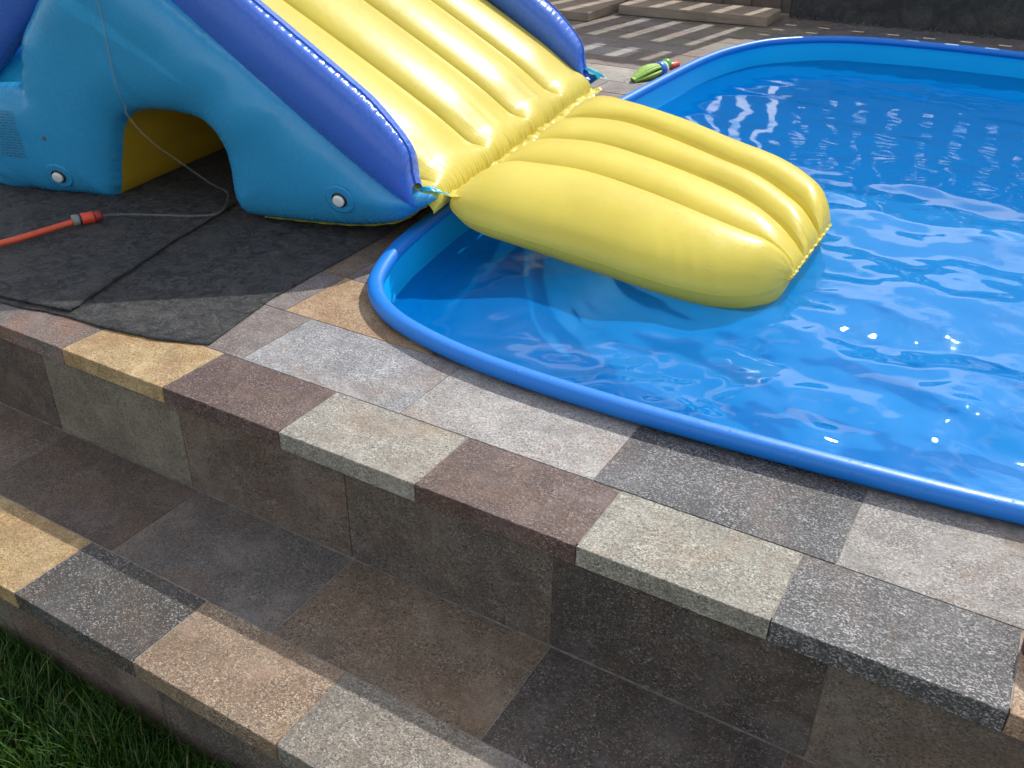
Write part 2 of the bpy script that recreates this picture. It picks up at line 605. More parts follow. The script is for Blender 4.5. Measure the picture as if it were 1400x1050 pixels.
BR1 = ((.125, .068, .058), (.17, .105, .088))
LG = ((.34, .325, .29), (.40, .375, .33))
PAL = {
    'yellow': ((.50, .35, .165), (.44, .255, .095), (.66, .52, .31), .55),
    'redbrown': ((.105, .058, .050), (.150, .092, .076), (.33, .27, .25), .42),
    'palebeige': ((.33, .31, .265), (.38, .345, .285), (.60, .57, .50), .62),
    'redbrown2': ((.112, .066, .056), (.155, .095, .08), (.36, .29, .26), .45),
    'palegreen': ((.30, .29, .24), (.36, .325, .265), (.62, .59, .50), .62),
    'darkgrey': ((.095, .095, .10), (.125, .12, .12), (.52, .51, .50), .66),
    'sand': ((.50, .36, .24), (.42, .25, .14), (.62, .54, .44), .5),
    'rustgrey': ((.17, .15, .14), (.26, .14, .095), (.35, .3, .28), .4),
    'whitegrey': ((.33, .33, .34), (.25, .25, .265), (.62, .62, .63), .7),
    'mauve': ((.20, .165, .155), (.25, .215, .20), (.42, .38, .36), .5),
    'lightgrey': ((.36, .34, .325), (.40, .375, .355), (.60, .58, .56), .62),
    'blueblack': ((.068, .068, .074), (.115, .113, .118), (.48, .48, .49), .62),
    'warmgrey': ((.31, .29, .265), (.27, .25, .235), (.58, .55, .52), .62),
    'orange': ((.46, .31, .17), (.40, .22, .10), (.62, .52, .38), .5),
    'olive': ((0.206, 0.179, 0.131), (0.257, 0.221, 0.163), (0.26, 0.25, 0.21), 0.45),
    'umber': ((0.116, 0.08, 0.06), (0.15, 0.112, 0.086), (0.3, 0.26, 0.23), 0.35),
    'umber2': ((0.095, 0.077, 0.063), (0.128, 0.102, 0.08), (0.3, 0.28, 0.26), 0.38),
    'black': ((0.056, 0.047, 0.042), (0.078, 0.059, 0.047), (0.28, 0.27, 0.26), 0.28),
    'taupe': ((0.173, 0.139, 0.107), (0.206, 0.153, 0.113), (0.27, 0.24, 0.21), 0.4),
    'slate': ((0.107, 0.096, 0.088), (0.135, 0.117, 0.105), (0.24, 0.235, 0.24), 0.42),
    'brown': ((.145, .105, .072), (.19, .138, .095), (.36, .29, .22), .48),
    'darkbrown': ((0.078, 0.056, 0.044), (0.106, 0.071, 0.052), (0.2, 0.17, 0.15), 0.35),
    'charcoal': ((.052, .050, .048), (.075, .070, .066), (.42, .39, .36), .4),
    'tan': ((.27, .175, .11), (.33, .25, .17), (.55, .46, .36), .5),
    'greybeige': ((.24, .215, .18), (.29, .25, .20), (.50, .46, .40), .52),
    'golden': ((.47, .33, .155), (.41, .245, .09), (.60, .47, .28), .5),
}


def SM(k, seed=None):
    b_, a_, f_, am = PAL[k]
    if k in ('umber', 'umber2', 'brown', 'slate', 'darkbrown', 'black'):
        b_ = tuple(c * 1.18 for c in b_); a_ = tuple(c * 1.3 for c in a_)
    return stone(k, b_, a_, f_, am, .55, seed if seed is not None else (sum(map(ord, k)) % 37), .5)


JG = .0012


def slab(name, x0, x1, y0, y1, ztop, thick, mat, parent, bev=.0016, tilt=0):
    bm = box_bm(x0 + JG, x1 - JG, y0 + JG, y1 - JG, ztop - thick, ztop + random.uniform(-.0006, .0006), 0)
    # worn arrises: wander along the edges, knocked corners
    bmesh.ops.subdivide_edges(bm, edges=[e for e in bm.edges if abs((e.verts[0].co - e.verts[1].co).x) > .1], cuts=22, use_grid_fill=True)
    bm.normal_update()
    edge = [e for e in bm.edges if len(e.link_faces) == 2 and e.link_faces[0].normal.dot(e.link_faces[1].normal) < .5]
    bmesh.ops.bevel(bm, geom=edge, offset=bev, segments=1, affect='EDGES')
    for v in bm.verts:
        e = vnoise((v.co.x * 60, v.co.y * 60, v.co.z * 60 + ztop)) * .0009
        if min(abs(v.co.y - y0), abs(v.co.y - y1)) < .01 and v.co.z > ztop - .01:
            v.co.z += min(0, e * 1.6); v.co.y += (e if v.co.y < (y0 + y1) / 2 else -e) * .8
    return bm_obj(name, bm, mat, parent)


# top nosing course
tops = ['darkbrown', 'umber', 'rustgrey', 'yellow', 'redbrown', 'palebeige', 'redbrown2', 'palegreen', 'darkgrey', 'sand', 'mauve', 'redbrown']
for i, k in enumerate(tops):
    x = -1.382 + .45 * (i - 3)
    slab("nosing_slab", x, x + .45, 0, .247, 0, NT_, SM(k), body)
# second course, cut round the pool
r2 = ['umber', 'slate', 'mauve', 'whitegrey', 'lightgrey', 'blueblack', 'warmgrey', 'mauve']
for i, k in enumerate(r2):
    x = -2.66 + .6 * i
    cut_prism("paving_slab", [(x + JG, .247 + JG), (x + .6 - JG, .247 + JG), (x + .6 - JG, .567), (x + JG, .567)], -.034, random.uniform(-.0005, .0005), SM(k), body, HOLE)
r3 = ['taupe', 'mauve', 'orange', 'brown']
for i, k in enumerate(r3):
    x = -2.18 + .6 * i
    for j in range(3):
        cut_prism("paving_slab", [(x + JG, .571 + .32 * j), (x + .6 - JG, .571 + .32 * j), (x + .6 - JG, .887 + .32 * j), (x + JG, .887 + .32 * j)], -.034, 0,
                  SM(k if j == 0 else random.choice(['taupe', 'mauve', 'brown'])), body, HOLE)
# riser course under the top nosing
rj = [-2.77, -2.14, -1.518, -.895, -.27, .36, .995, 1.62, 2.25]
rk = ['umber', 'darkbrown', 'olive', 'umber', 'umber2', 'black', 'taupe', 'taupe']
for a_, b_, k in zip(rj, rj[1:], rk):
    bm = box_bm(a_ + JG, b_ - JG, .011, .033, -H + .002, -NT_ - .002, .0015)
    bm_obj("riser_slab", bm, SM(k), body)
# lower tread
tj = [-2.67, -2.07, -1.47, -.868, -.266, .36, .96, 1.56]
tk = ['slate', 'umber', 'umber2', 'slate', 'brown', 'black', 'umber']
tk[2] = 'darkbrown'
for a_, b_, k in zip(tj, tj[1:], tk):
    slab("tread_slab", a_, b_, -.317, .010, -H, .033, SM(k), step)
nj = [-2.33, -1.87, -1.41, -.948, -.489, -.021, .44, .90, 1.36]
nk = ['umber', 'tan', 'golden', 'golden', 'charcoal', 'tan', 'greybeige', 'mauve', 'umber']
nk = ['umber', 'tan', 'golden', 'charcoal', 'tan', 'greybeige', 'mauve', 'umber']
for a_, b_, k in zip(nj, nj[1:], nk):
    slab("nosing_slab", a_, b_, -.564, -.317, -H, NT_, SM(k), step)
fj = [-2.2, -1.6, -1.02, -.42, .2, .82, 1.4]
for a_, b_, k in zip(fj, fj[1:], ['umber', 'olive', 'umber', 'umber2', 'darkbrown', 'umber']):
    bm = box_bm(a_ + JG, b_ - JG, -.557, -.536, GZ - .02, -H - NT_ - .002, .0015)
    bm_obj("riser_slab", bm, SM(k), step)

# far paving on the pool's left and behind it
PV = ['taupe', 'mauve', 'umber', 'slate', 'olive', 'warmgrey', 'brown']
# pale band of setts
for i in range(8):
    x = -4.4 + .42 * i
    cut_prism("paving_slab", [(x + .002, 4.32), (x + .418, 4.32), (x + .418, 4.735), (x + .002, 4.735)], -.034, 0, SM('warmgrey' if i % 2 else 'palebeige'), body, HOLE)
for i in range(10):
    x = -4.4 + .36 * i
    for j in range(3):
        cut_prism("paving_slab", [(x + .03, 3.40 + .305 * j), (x + .33, 3.40 + .305 * j), (x + .33, 3.675 + .305 * j), (x + .03, 3.675 + .305 * j)], -.034, .001, SM(random.choice(['mauve', 'brown', 'rustgrey'])), body, HOLE)
cut_prism("pale_joint_band", [(-4.4, 3.38), (-.9, 3.38), (-.9, 4.316), (-4.4, 4.316)], -.034, -.004, SM('palebeige'), body, HOLE)
random.seed(5)
for r_, y in enumerate(np.arange(4.74, 7.6, .32)):
    for i in range(12):
        x = -5.2 + .62 * i + (.31 if r_ % 2 else 0)
        if y > 6.0 or x < -.9:
            cut_prism("paving_slab", [(x + .003, y + .003), (x + .617, y + .003), (x + .617, y + .317), (x + .003, y + .317)], -.034, random.uniform(-.001, .001),
                      SM(random.choice(['taupe', 'mauve', 'slate', 'mauve', 'brown', 'olive', 'rustgrey', 'warmgrey']) if x < -1.2 or y < 6.3 else random.choice(['slate', 'blueblack'])), body, HOLE)

# ------------------------------------------------------------------ pool
pool = empty("swimming_pool", (1.0, 3.6, -.034))
tag(pool, "oval sunken swimming pool with blue liner and rounded blue rim", "pool")
RO = offset_outline(OUTL, 0)
V = []; F = []
nO = len(OUTL)
prof = []
for k in range(18):
    an = 2 * math.pi * k / 18
    c_, s_ = math.cos(an), math.sin(an)
    prof.append((math.copysign(abs(c_) ** .85, c_) * .029, math.copysign(abs(s_) ** .85, s_) * .027 + RIMZ))
offs = {k: offset_outline(OUTL, prof[k][0]) for k in range(18)}
for i in range(nO):
    for k in range(18):
        V.append((*offs[k][i], prof[k][1]))
rim = mesh_obj("rim", V, grid_faces(nO, 18, True, True), M_RIM, pool, True)
# liner wall with a soft coved foot, then floor
zs = [.02, -.05, -.13, -.2, -.28, -.34, -.40, -.52, -.61, -.69, -.75, -.79, -.81, -.82]
ins = [-.006, -.012, -.014, -.016, -.018, -.02, -.035, -.065, -.11, -.17, -.25, -.34, -.44, -.52]
V = []
for z_, d_ in zip(zs, ins):
    for q in offset_outline(OUTL, d_): V.append((*q, z_))
ring = offset_outline(OUTL, -.52); cen = ring.mean(0)
for f_ in (.75, .5, .25, .0005):
    for q in ring: V.append((*(cen + (q - cen) * f_), -.82))
Fl = grid_faces(len(zs) + 4, nO, False, True, flip=True)
liner = mesh_obj("liner", V, Fl, M_LINER, pool, True)

# water sheet, waved
WZ = -.125
xs = np.concatenate([np.arange(-1.3, 1.8, .0135), np.arange(1.8, 3.4, .05)])
ys = np.concatenate([np.arange(.45, 4.5, .0135), np.arange(4.5, 6.7, .018)])
gx, gy = np.meshgrid(xs, ys, indexing='ij')


def waves(x, y):
    z = np.zeros_like(x)
    r = np.random.default_rng(4)
    near = np.exp(-((x - 1.0) ** 2 / 2.2 + (y - 1.2) ** 2 / 1.6))
    far = (.35 + .65 * sstep(4.8, 2.8, y)) * (.35 + .65 * sstep(-.9, .5, x + .35 * (y - .6)))
    for i in range(60):
        lam = .14 * (.9 / .14) ** r.random()
        th = r.normal(R(250), .9)
        k = 2 * math.pi / lam
        slope = .020 * (lam / .3) ** .15
        ph = r.random() * 6.283
        amp = slope / k
        wob = .5 * np.sin(1.7 * x + 2.3 * y + ph * 3)
        z += amp * (far * .62 + .5 * near) * np.sin(k * (x * math.cos(th) + y * math.sin(th)) + ph + wob)
    # fine chop near the nearest corner
    for i in range(22):
        lam = .055 + .09 * r.random()
        th = r.random() * 6.283
        k = 2 * math.pi / lam
        z += .016 / k * (near + .12 * far) * np.sin(k * (x * math.cos(th) + y * math.sin(th)) + r.random() * 6.283 + .8 * np.sin(5 * x + 4 * y + i))
    return z


gz = WZ + waves(gx, gy)
inside = offset_outline(OUTL, -.010)
import itertools


def pip(px, py, poly):
    c = np.zeros(px.shape, bool)
    n_ = len(poly); j = n_ - 1
    for i in range(n_):
        xi, yi = poly[i]; xj, yj = poly[j]
        cond = ((yi > py) != (yj > py)) & (px < (xj - xi) * (py - yi) / (yj - yi + 1e-12) + xi)
        c ^= cond
        j = i
    return c


# keep cells with at least one corner in the pool, edge reaches a little past the liner (inside the coping)
ok = pip(gx, gy, offset_outline(OUTL, .004))
cell = ok[:-1, :-1] | ok[1:, :-1] | ok[:-1, 1:] | ok[1:, 1:]
idx = np.arange(gx.size).reshape(gx.shape)
ci, cj = np.nonzero(cell)
Fw = np.stack([idx[ci, cj], idx[ci + 1, cj], idx[ci + 1, cj + 1], idx[ci, cj + 1]], 1)
used = np.unique(Fw); remap = -np.ones(gx.size, int); remap[used] = np.arange(len(used))
Vw = np.stack([gx.ravel(), gy.ravel(), gz.ravel()], 1)[used]
water = mesh_obj("water", Vw, remap[Fw], M_WATER, None, True)
tag(water, kind='structure')

# ------------------------------------------------------------------ black geotextile
def cloth_sheet(name, poly, z, label, seed):
    n_ = len(poly)
    bx0 = min(p[0] for p in poly); bx1 = max(p[0] for p in poly); by0 = min(p[1] for p in poly); by1 = max(p[1] for p in poly)
    pts = [Vector(p) for p in poly]
    for x in np.arange(bx0, bx1, .05):
        for y in np.arange(by0, by1, .05):
            pts.append(Vector((x + random.uniform(-.01, .01), y + random.uniform(-.01, .01))))
    vo, eo, fo, ov, oe, of = delaunay_2d_cdt(pts, [], [list(range(n_))], 1, 1e-5)
    fo = [f for f, o in zip(fo, of) if 0 in o]
    used_ = sorted({i for f in fo for i in f}); mp = {i: k for k, i in enumerate(used_)}
    V = []
    for i in used_:
        v = vo[i]
        h = .005 + .006 * max(0, vnoise((v.x * 3 + seed, v.y * 3, .3))) + .004 * max(0, vnoise((v.x * 9, v.y * 9 + seed, 2)))
        V.append((v.x, v.y, z + h))
    k = len(V)
    F = []; E_ = {}
    for f in fo:
        g_ = [mp[i] for i in f]
        a, b_, c = [np.array(V[i][:2]) for i in g_[:3]]
        if (b_ - a)[0] * (c - a)[1] - (b_ - a)[1] * (c - a)[0] < 0: g_ = g_[::-1]
        F.append(g_)
        for i in range(len(g_)): E_[(g_[i], g_[(i + 1) % len(g_)])] = 1
    V += [(x, y, z + .001) for x, y, _ in V]
    for (a, b_) in E_:
        if (b_, a) not in E_: F.append([b_, a, a + k, b_ + k])
    o = mesh_obj(name, V, F, M_GEO, None, True)
    return tag(o, label, "ground fabric", "black geotextile sheets under the slide")


def jag(a, b, n_, amp):
    out = []
    for i in range(n_):
        t_ = i / n_
        out.append((a[0] + (b[0] - a[0]) * t_ + random.uniform(-amp, amp), a[1] + (b[1] - a[1]) * t_ + random.uniform(-amp, amp)))
    return out


edge_front = catmull([(-4.4, -.0 + .02), (-2.6, .05), (-1.837, .101), (-1.606, .144), (-1.355, .162), (-1.164, .20), (-1.005, .256)], 5)
edge_front = [(x, y + random.uniform(-.004, .004)) for x, y in edge_front]
edge_right = jag((-1.005, .256), (-1.075, .60), 8, .002) + jag((-1.075, .60), (-1.10, 1.2), 8, .002) + jag((-1.10, 1.2), (-1.30, 3.2), 6, .004)
cloth_sheet("geotextile_sheet", edge_front[:-1] + edge_right + [(-1.30, 3.3), (-4.4, 3.3)], .001, "black geotextile mat between the slide and the step, reaching the pool", 1)
e2 = jag((-1.56, .175), (-1.74, .75), 14, .004) + jag((-1.74, .75), (-1.95, 1.6), 12, .004) + [(-2.2, 3.0)]
cloth_sheet("geotextile_sheet", [(-4.2, .04), (-2.6, .075), (-1.837, .125), (-1.65, .155)] + e2 + [(-4.2, 3.0)], .012, "overlapping black geotextile piece lying under the garden hose end", 5)

# ------------------------------------------------------------------ inflatable slide
TH = R(10)
SN = np.array([-.95, 1.33, 0.0])
SA = np.array([-math.cos(TH), -math.sin(TH), 0.0])       # u: up the slide, away from the pool
SV = np.array([-math.sin(TH), math.cos(TH), 0.0])        # v: across
SZ0 = .014


def SL(u, v, z):
    u = np.asarray(u, float); v = np.asarray(v, float); z = np.asarray(z, float)
    return np.stack([SN[0] + SA[0] * u + SV[0] * v, SN[1] + SA[1] * u + SV[1] * v, z + 0 * u], -1)


slide = empty("inflatable_slide", tuple(SL(1.0, 1.0, SZ0)))
tag(slide, "big inflatable water slide with yellow chute and blue sides standing beside the pool", "water slide")

# --- chute
nu, nv = 170, 560
U = np.concatenate([np.linspace(-.075, .14, 60), np.linspace(.142, 1.5, nu - 60)])
Vv = np.linspace(-.05, 2.09, nv)
uu, vv = np.meshgrid(U, Vv, indexing='ij')
pit = .515
x_ = (vv - .03) / pit
tubep = np.abs(np.sin(math.pi * x_))
lobe = tubep ** .42
crease_on = sstep(-.035, .06, uu)
endr = np.sqrt(np.clip(1 - (1 - np.clip((uu + .075) / .11, 0, 1)) ** 2, 0, 1)) ** .9 * (.78 + .22 * sstep(0, .25, uu))
edge_v = np.clip(np.minimum(vv + .05, 2.09 - vv) / .08, 0, 1) ** .5
off = endr * (.105 - crease_on * .080 * (1 - lobe)) * (.35 + .65 * edge_v)
pk = np.zeros_like(uu)
r = np.random.default_rng(2)
for i in range(6):
    pk += np.sin(vv * (2 * math.pi / r.uniform(.018, .034)) + r.random() * 6 + 2 * np.sin(vv * r.uniform(5, 11)))
off = off + .0011 * pk * np.exp(-np.clip(uu + .075, 0, 9) / .035) * sstep(-.075, -.05, uu)
off += .0012 * np.sin(vv * 45 + 3 * np.sin(vv * 9)) * np.exp(-((uu - .10) / .07) ** 2)
k_ = .61
nrm = math.sqrt(1 + k_ * k_)
base_z = .185 + k_ * uu - .035 * np.clip(uu - .35, 0, 2) ** 1.3
PU = uu - k_ / nrm * off
PZ = base_z + off / nrm
P3 = SL(PU, vv, PZ)
dseam = np.minimum(uu + .075, .5)
d_cr = np.abs(((x_ + .5) % 1) - .5) * pit
dd = np.minimum(dseam, np.where(uu > .12, d_cr * 1.2 + .03, 9))
chute = mesh_obj("chute", P3.reshape(-1, 3), grid_faces(nu, nv), M_YEL, slide, True,
                 uv=np.stack([vv.ravel() + .0 * uu.ravel(), dseam.ravel() + .01], 1))
# --- pillow shaped rails: lens section between a lower weld and an upper seam
def pillow(name, low, top, v0, bin_, bout, mat, nphi=22, sub=6, wr=.0014, parent=slide):
    """low/top: matching (u,z) polylines; v0 seam position; bulges to either side"""
    A = catmull(low, sub); B = catmull(top, sub)
    m = len(A)
    S = np.concatenate([[0], np.cumsum(np.linalg.norm(np.diff(B, axis=0), axis=1))])
    rows = []; uvs = []
    h = np.linalg.norm(B - A, axis=1)
    hmax = h.max()
    for i in range(m):
        fac = min(1.0, (h[i] / hmax)) ** .7
        for side in (0, 1):
            for j in range(nphi):
                ph = math.pi * j / (nphi - 1)
                q = (1 - math.cos(ph)) / 2
                if side == 1: q = 1 - q
                sn = math.sin(ph) ** .75
                d_top = (1 - q) * h[i]
                w = wr * (math.sin(S[i] * 150 + 5 * math.sin(S[i] * 23)) * .6 + .9 * vnoise((S[i] * 40, side, 2))) * math.exp(-d_top / .035) * sn
                v = v0 + (-(bout * fac * sn + w) if side == 0 else (bin_ * fac * sn + w))
                p_ = A[i] * (1 - q) + B[i] * q
                rows.append((p_[0], v, p_[1])); uvs.append((S[i], d_top + .004))
    rows = np.array(rows)
    return mesh_obj(name, SL(rows[:, 0], rows[:, 1], rows[:, 2]), grid_faces(m, nphi * 2, False, True, flip=True), mat, parent, True, uv=uvs)


low_r = [(-.035, .172), (-.015, .180), (.05, .212), (.16, .285), (.278, .364), (.50, .515), (.742, .682), (.95, .835), (1.15, .985), (1.33, 1.10), (1.44, 1.15)]
top_r = [(-.022, .262), (-.012, .305), (.008, .405), (.134, .543), (.25, .630), (.45, .768), (.66, .912), (.88, 1.062), (1.08, 1.19), (1.30, 1.30), (1.42, 1.34)]
pillow("rail", low_r, top_r, -.09, .12, .085, M_DBLUE, sub=14)
low_f = [(u - .02, z + .03) for u, z in low_r]; top_f = [(u + .0, z + .0) for u, z in top_r]
pillow("rail", low_f, top_f, 2.10, .09, .13, M_DBLUE, sub=14)
# the thin stitched seam strip on each rail's ridge
for v0, tp in ((-.09, top_r), (2.10, top_f)):
    A = catmull(tp, 30)
    rows = []
    for i, p_ in enumerate(A):
        w = .0012 * math.sin(i * 1.1) + .001 * math.sin(i * .37)
        d_ = A[min(i + 1, len(A) - 1)] - A[max(i - 1, 0)]
        d_ = d_ / np.linalg.norm(d_); nn = np.array([-d_[1], d_[0]])
        if nn[1] < 0: nn = -nn
        rows.append((*(p_ - nn * .004), v0)); rows.append((*(p_ + nn * .006), v0 + w))
    rows = np.array(rows)
    mesh_obj("rail_seam", SL(rows[:, 0], rows[:, 2], rows[:, 1]), grid_faces(len(A), 2), M_DBLUE, slide, True, uv=[(i * .01, .0) for i in range(len(rows))])

# --- side walls
ARCH = [(.766, .026), (.798, .065), (.812, .12), (.806, .22), (.808, .297), (.836, .366), (.88, .404), (.94, .424), (1.057, .431), (1.16, .423), (1.235, .402), (1.29, .365), (1.332, .305), (1.365, .225), (1.396, .147), (1.422, .07), (1.458, .006)]
ARCHS = catmull(ARCH, 4)
bott = catmull([(-.095, .204), (-.035, .162), (.071, .092), (.221, .055), (.389, .038), (.56, .030), (.70, .024)], 5)
left = catmull([(1.50, .002), (1.62, .006), (1.76, .004), (1.85, .012), (1.91, -.0), (2.00, .002), (2.08, .03), (2.12, .12), (2.10, .25), (2.03, .39), (1.95, .476)], 4)
notch = [(1.86, .481), (1.79, .487), (1.737, .492), (1.728, .53), (1.70, .59), (1.688, .63), (1.660, .69)]
topl = [(1.52, .85), (1.40, .97), (1.30, 1.09), (1.22, 1.08)]
rl = catmull([(1.15, 1.05), (.95, .90), (.742, .75), (.50, .58), (.278, .425), (.10, .29), (-.02, .225), (-.075, .222)], 4)
WALL = [tuple(p) for p in np.concatenate([bott, ARCHS, left, np.array(notch), np.array(topl), rl])]
Wp = np.array(WALL)


def polydist(q, P=Wp):
    a = P; b = np.roll(P, -1, 0)
    d = b - a
    L2 = (d ** 2).sum(1) + 1e-12
    t_ = np.clip(((q - a) * d).sum(1) / L2, 0, 1)
    c = a + d * t_[:, None]
    ds = np.linalg.norm(q - c, axis=1)
    i = int(ds.argmin())
    return float(ds[i]), i + float(t_[i])


PERI = np.concatenate([[0], np.cumsum(np.linalg.norm(np.roll(Wp, -1, 0) - Wp, axis=1))])


def inflate(d, u, z, B=.105, D=.20):
    t_ = min(d / D, 1.0)
    b_ = B * math.sqrt(max(0, 1 - (1 - t_) ** 2)) ** .9
    leg = .05 * float(sstep(1.45, 1.9, u))
    return -.035 - b_ - leg - .11 * z


def wall_v(u, z):
    d, i = polydist(np.array([u, z]))
    return inflate(d, u, z)


pts = [Vector(p) for p in WALL]
nb = len(pts)
for row, z in enumerate(np.arange(.005, 1.06, .0165)):
    for u in np.arange(-.08, 2.2, .019):
        q = (u + (.0095 if row % 2 else 0), z)
        pts.append(Vector(q))
vo, eo, fo, ov, oe, of = delaunay_2d_cdt(pts, [], [list(range(nb))], 1, 1e-5)
fo = [f for f, o in zip(fo, of) if 0 in o]
used_ = sorted({i for f in fo for i in f}); mp = {i: k for k, i in enumerate(used_)}
W2 = np.array([(vo[i].x, vo[i].y) for i in used_])
wv_ = []; wuv = []
for q in W2:
    d, i = polydist(q)
    s_ = PERI[int(i)] + (i % 1) * (PERI[int(i) + 1] - PERI[int(i)]) if int(i) + 1 < len(PERI) else 0
    v = inflate(d, *q)
    v += .0028 * math.sin(s_ * 120 + 2 * math.sin(s_ * 31)) * math.exp(-d / .035) * min(1, d / .012)
    # soft diagonal buckles running from the arch towards the chute
    v += .006 * math.sin((q[0] * .8 + q[1] * 1.1) * 17) * math.exp(-((q[0] - .75) / .35) ** 2 - ((q[1] - .5) / .2) ** 2) * min(1, d / .06)
    v += .006 * math.exp(-((q[0] - 1.18 + .06 * math.sin(q[1] * 6)) / .018) ** 2) * float(sstep(.38, .5, q[1])) * min(1, d / .03)
    # crumpled corner by the ladder
    v += .006 * math.sin(q[1] * 95 + q[0] * 40) * math.exp(-((q[0] - 1.77) / .10) ** 2 - ((q[1] - .60) / .14) ** 2) * min(1, d / .01)
    v += .006 * math.sin(q[1] * 60 - q[0] * 30) * float(sstep(1.85, 2.02, q[0])) * min(1, d / .02)
    wv_.append(v); wuv.append((s_, d + .003))
wv_ = np.array(wv_)
Fw = [[mp[i] for i in f] for f in fo]
for side in (0, 1):
    P_ = SL(W2[:, 0], wv_ if side == 0 else 2.12 - wv_, W2[:, 1])
    mesh_obj("side_wall", P_, Fw, M_LBLUE, slide, True, uv=wuv)
# yellow welded hem along the lower edge
hem = np.concatenate([bott[:-1], ARCHS[:8]])
rows = []
for i, p_ in enumerate(bott):
    rows.append((p_[0], -.030, p_[1])); rows.append((p_[0], -.052, p_[1] - .006 - .002 * math.sin(i * 1.9)))
rows = np.array(rows)
mesh_obj("hem", SL(rows[:, 0], rows[:, 1], np.maximum(rows[:, 2], .012)), grid_faces(len(bott), 2), M_YEL, slide, True, uv=[(i * .02, .01) for i in range(len(rows))])
# tunnel lining through the slide
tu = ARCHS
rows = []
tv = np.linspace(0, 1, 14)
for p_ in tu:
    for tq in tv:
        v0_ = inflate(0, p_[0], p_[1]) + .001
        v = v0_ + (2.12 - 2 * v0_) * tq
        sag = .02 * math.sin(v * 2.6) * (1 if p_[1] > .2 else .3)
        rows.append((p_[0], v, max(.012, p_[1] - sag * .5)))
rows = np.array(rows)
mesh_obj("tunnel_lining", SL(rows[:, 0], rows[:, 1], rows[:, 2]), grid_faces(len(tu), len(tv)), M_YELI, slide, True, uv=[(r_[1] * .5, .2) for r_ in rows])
# dark weld line on the lining
tube("lining_seam", [tuple(SL(1.405, .70, .15)), tuple(SL(1.352, .70, .30)), tuple(SL(1.30, .70, .365))], .006, M_BLACK, slide, 8)
# floor sheet following the lower edge across the slide
bv = np.linspace(-.033, 2.15, 12)
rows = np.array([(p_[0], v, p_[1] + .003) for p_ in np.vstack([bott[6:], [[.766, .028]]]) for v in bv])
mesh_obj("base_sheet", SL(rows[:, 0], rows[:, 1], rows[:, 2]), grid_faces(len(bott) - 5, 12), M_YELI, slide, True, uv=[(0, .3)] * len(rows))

# --- ladder side: rails, treads, head cushion
low_b = [(1.24, 1.05), (1.37, .945), (1.513, .827), (1.66, .705), (1.837, .564), (1.97, .455), (2.08, .36), (2.12, .30)]
top_b = [(1.36, 1.30), (1.52, 1.19), (1.67, 1.06), (1.82, .93), (1.97, .79), (2.12, .65), (2.21, .52), (2.20, .38)]
pillow("ladder_rail", low_b, top_b, -.12, .12, .08, M_DBLUE, sub=10)
pillow("ladder_rail", low_b, top_b, 2.09, .10, .10, M_DBLUE, sub=10)


def cushion(name, u0, u1, z0, z1, v0, v1, mat, parent=slide, nn=20, mm=40, er=.08):
    rows = []; uvs = []
    for i in range(mm):
        v = v0 + (v1 - v0) * i / (mm - 1)
        e = min(1, math.sqrt(max(0, 1 - (1 - min(1, min(v - v0, v1 - v) / er)) ** 2)) + .02)
        for k in range(nn):
            an = 2 * math.pi * k / nn
            c_, s_ = math.cos(an), math.sin(an)
            rows.append(((u0 + u1) / 2 + math.copysign(abs(c_) ** .6, c_) * (u1 - u0) / 2 * (.7 + .3 * e), v, (z0 + z1) / 2 + math.copysign(abs(s_) ** .6, s_) * (z1 - z0) / 2 * e))
            uvs.append((v, .06 + abs(s_) * .1))
    rows = np.array(rows)
    return mesh_obj(name, SL(rows[:, 0], rows[:, 1], rows[:, 2]), grid_faces(mm, nn, False, True), mat, parent, True, uv=uvs)


cushion("ladder_step", 1.60, 2.14, .10, .74, -.10, 2.12, M_CYAN, er=.55)  # added cushion: bright cyan and sloping face stand in for sun-backlit thin vinyl
cushion("ladder_step", 1.52, 1.78, .46, .66, .15, 2.0, M_LBLUE)
cushion("ladder_step", 1.42, 1.62, .64, .86, .15, 2.0, M_LBLUE)
cushion("head_cushion", 1.36, 1.60, .90, 1.12, .10, 2.02, M_YEL)
cushion("foot_tube", 1.56, 2.10, .014, .22, .0, 2.12, M_DBLUE)


# --- plugs, stain, printed notice
def disc_on_wall(name, u, z, r_, h_, mat, parent, lift=0., sq=1.0, n_=20):
    v = wall_v(u, z)
    e = .01
    du = (wall_v(u + e, z) - wall_v(u - e, z)) / (2 * e); dz = (wall_v(u, z + e) - wall_v(u, z - e)) / (2 * e)
    tU = np.array([1, du, 0]); tU /= np.linalg.norm(tU); tZ = np.array([0, dz, 1]); tZ -= tU * (tU @ tZ); tZ /= np.linalg.norm(tZ)
    no = np.cross(tU, tZ)
    if no[1] > 0: no = -no
    c = np.array([u, v, z]) + no * lift
    rows = []
    prof_ = [(1, -.004), (1, h_ * .6), (.92, h_ * .92), (.7, h_), (0.001, h_)]
    for f_, hh_ in prof_:
        for k in range(n_):
            a_ = 2 * math.pi * k / n_
            rows.append(c + (tU * math.cos(a_) * sq + tZ * math.sin(a_)) * r_ * f_ + no * hh_)
    rows = np.array(rows)
    return mesh_obj(name, SL(rows[:, 0], rows[:, 1], rows[:, 2]), grid_faces(len(prof_), n_, False, True), mat, parent, True)


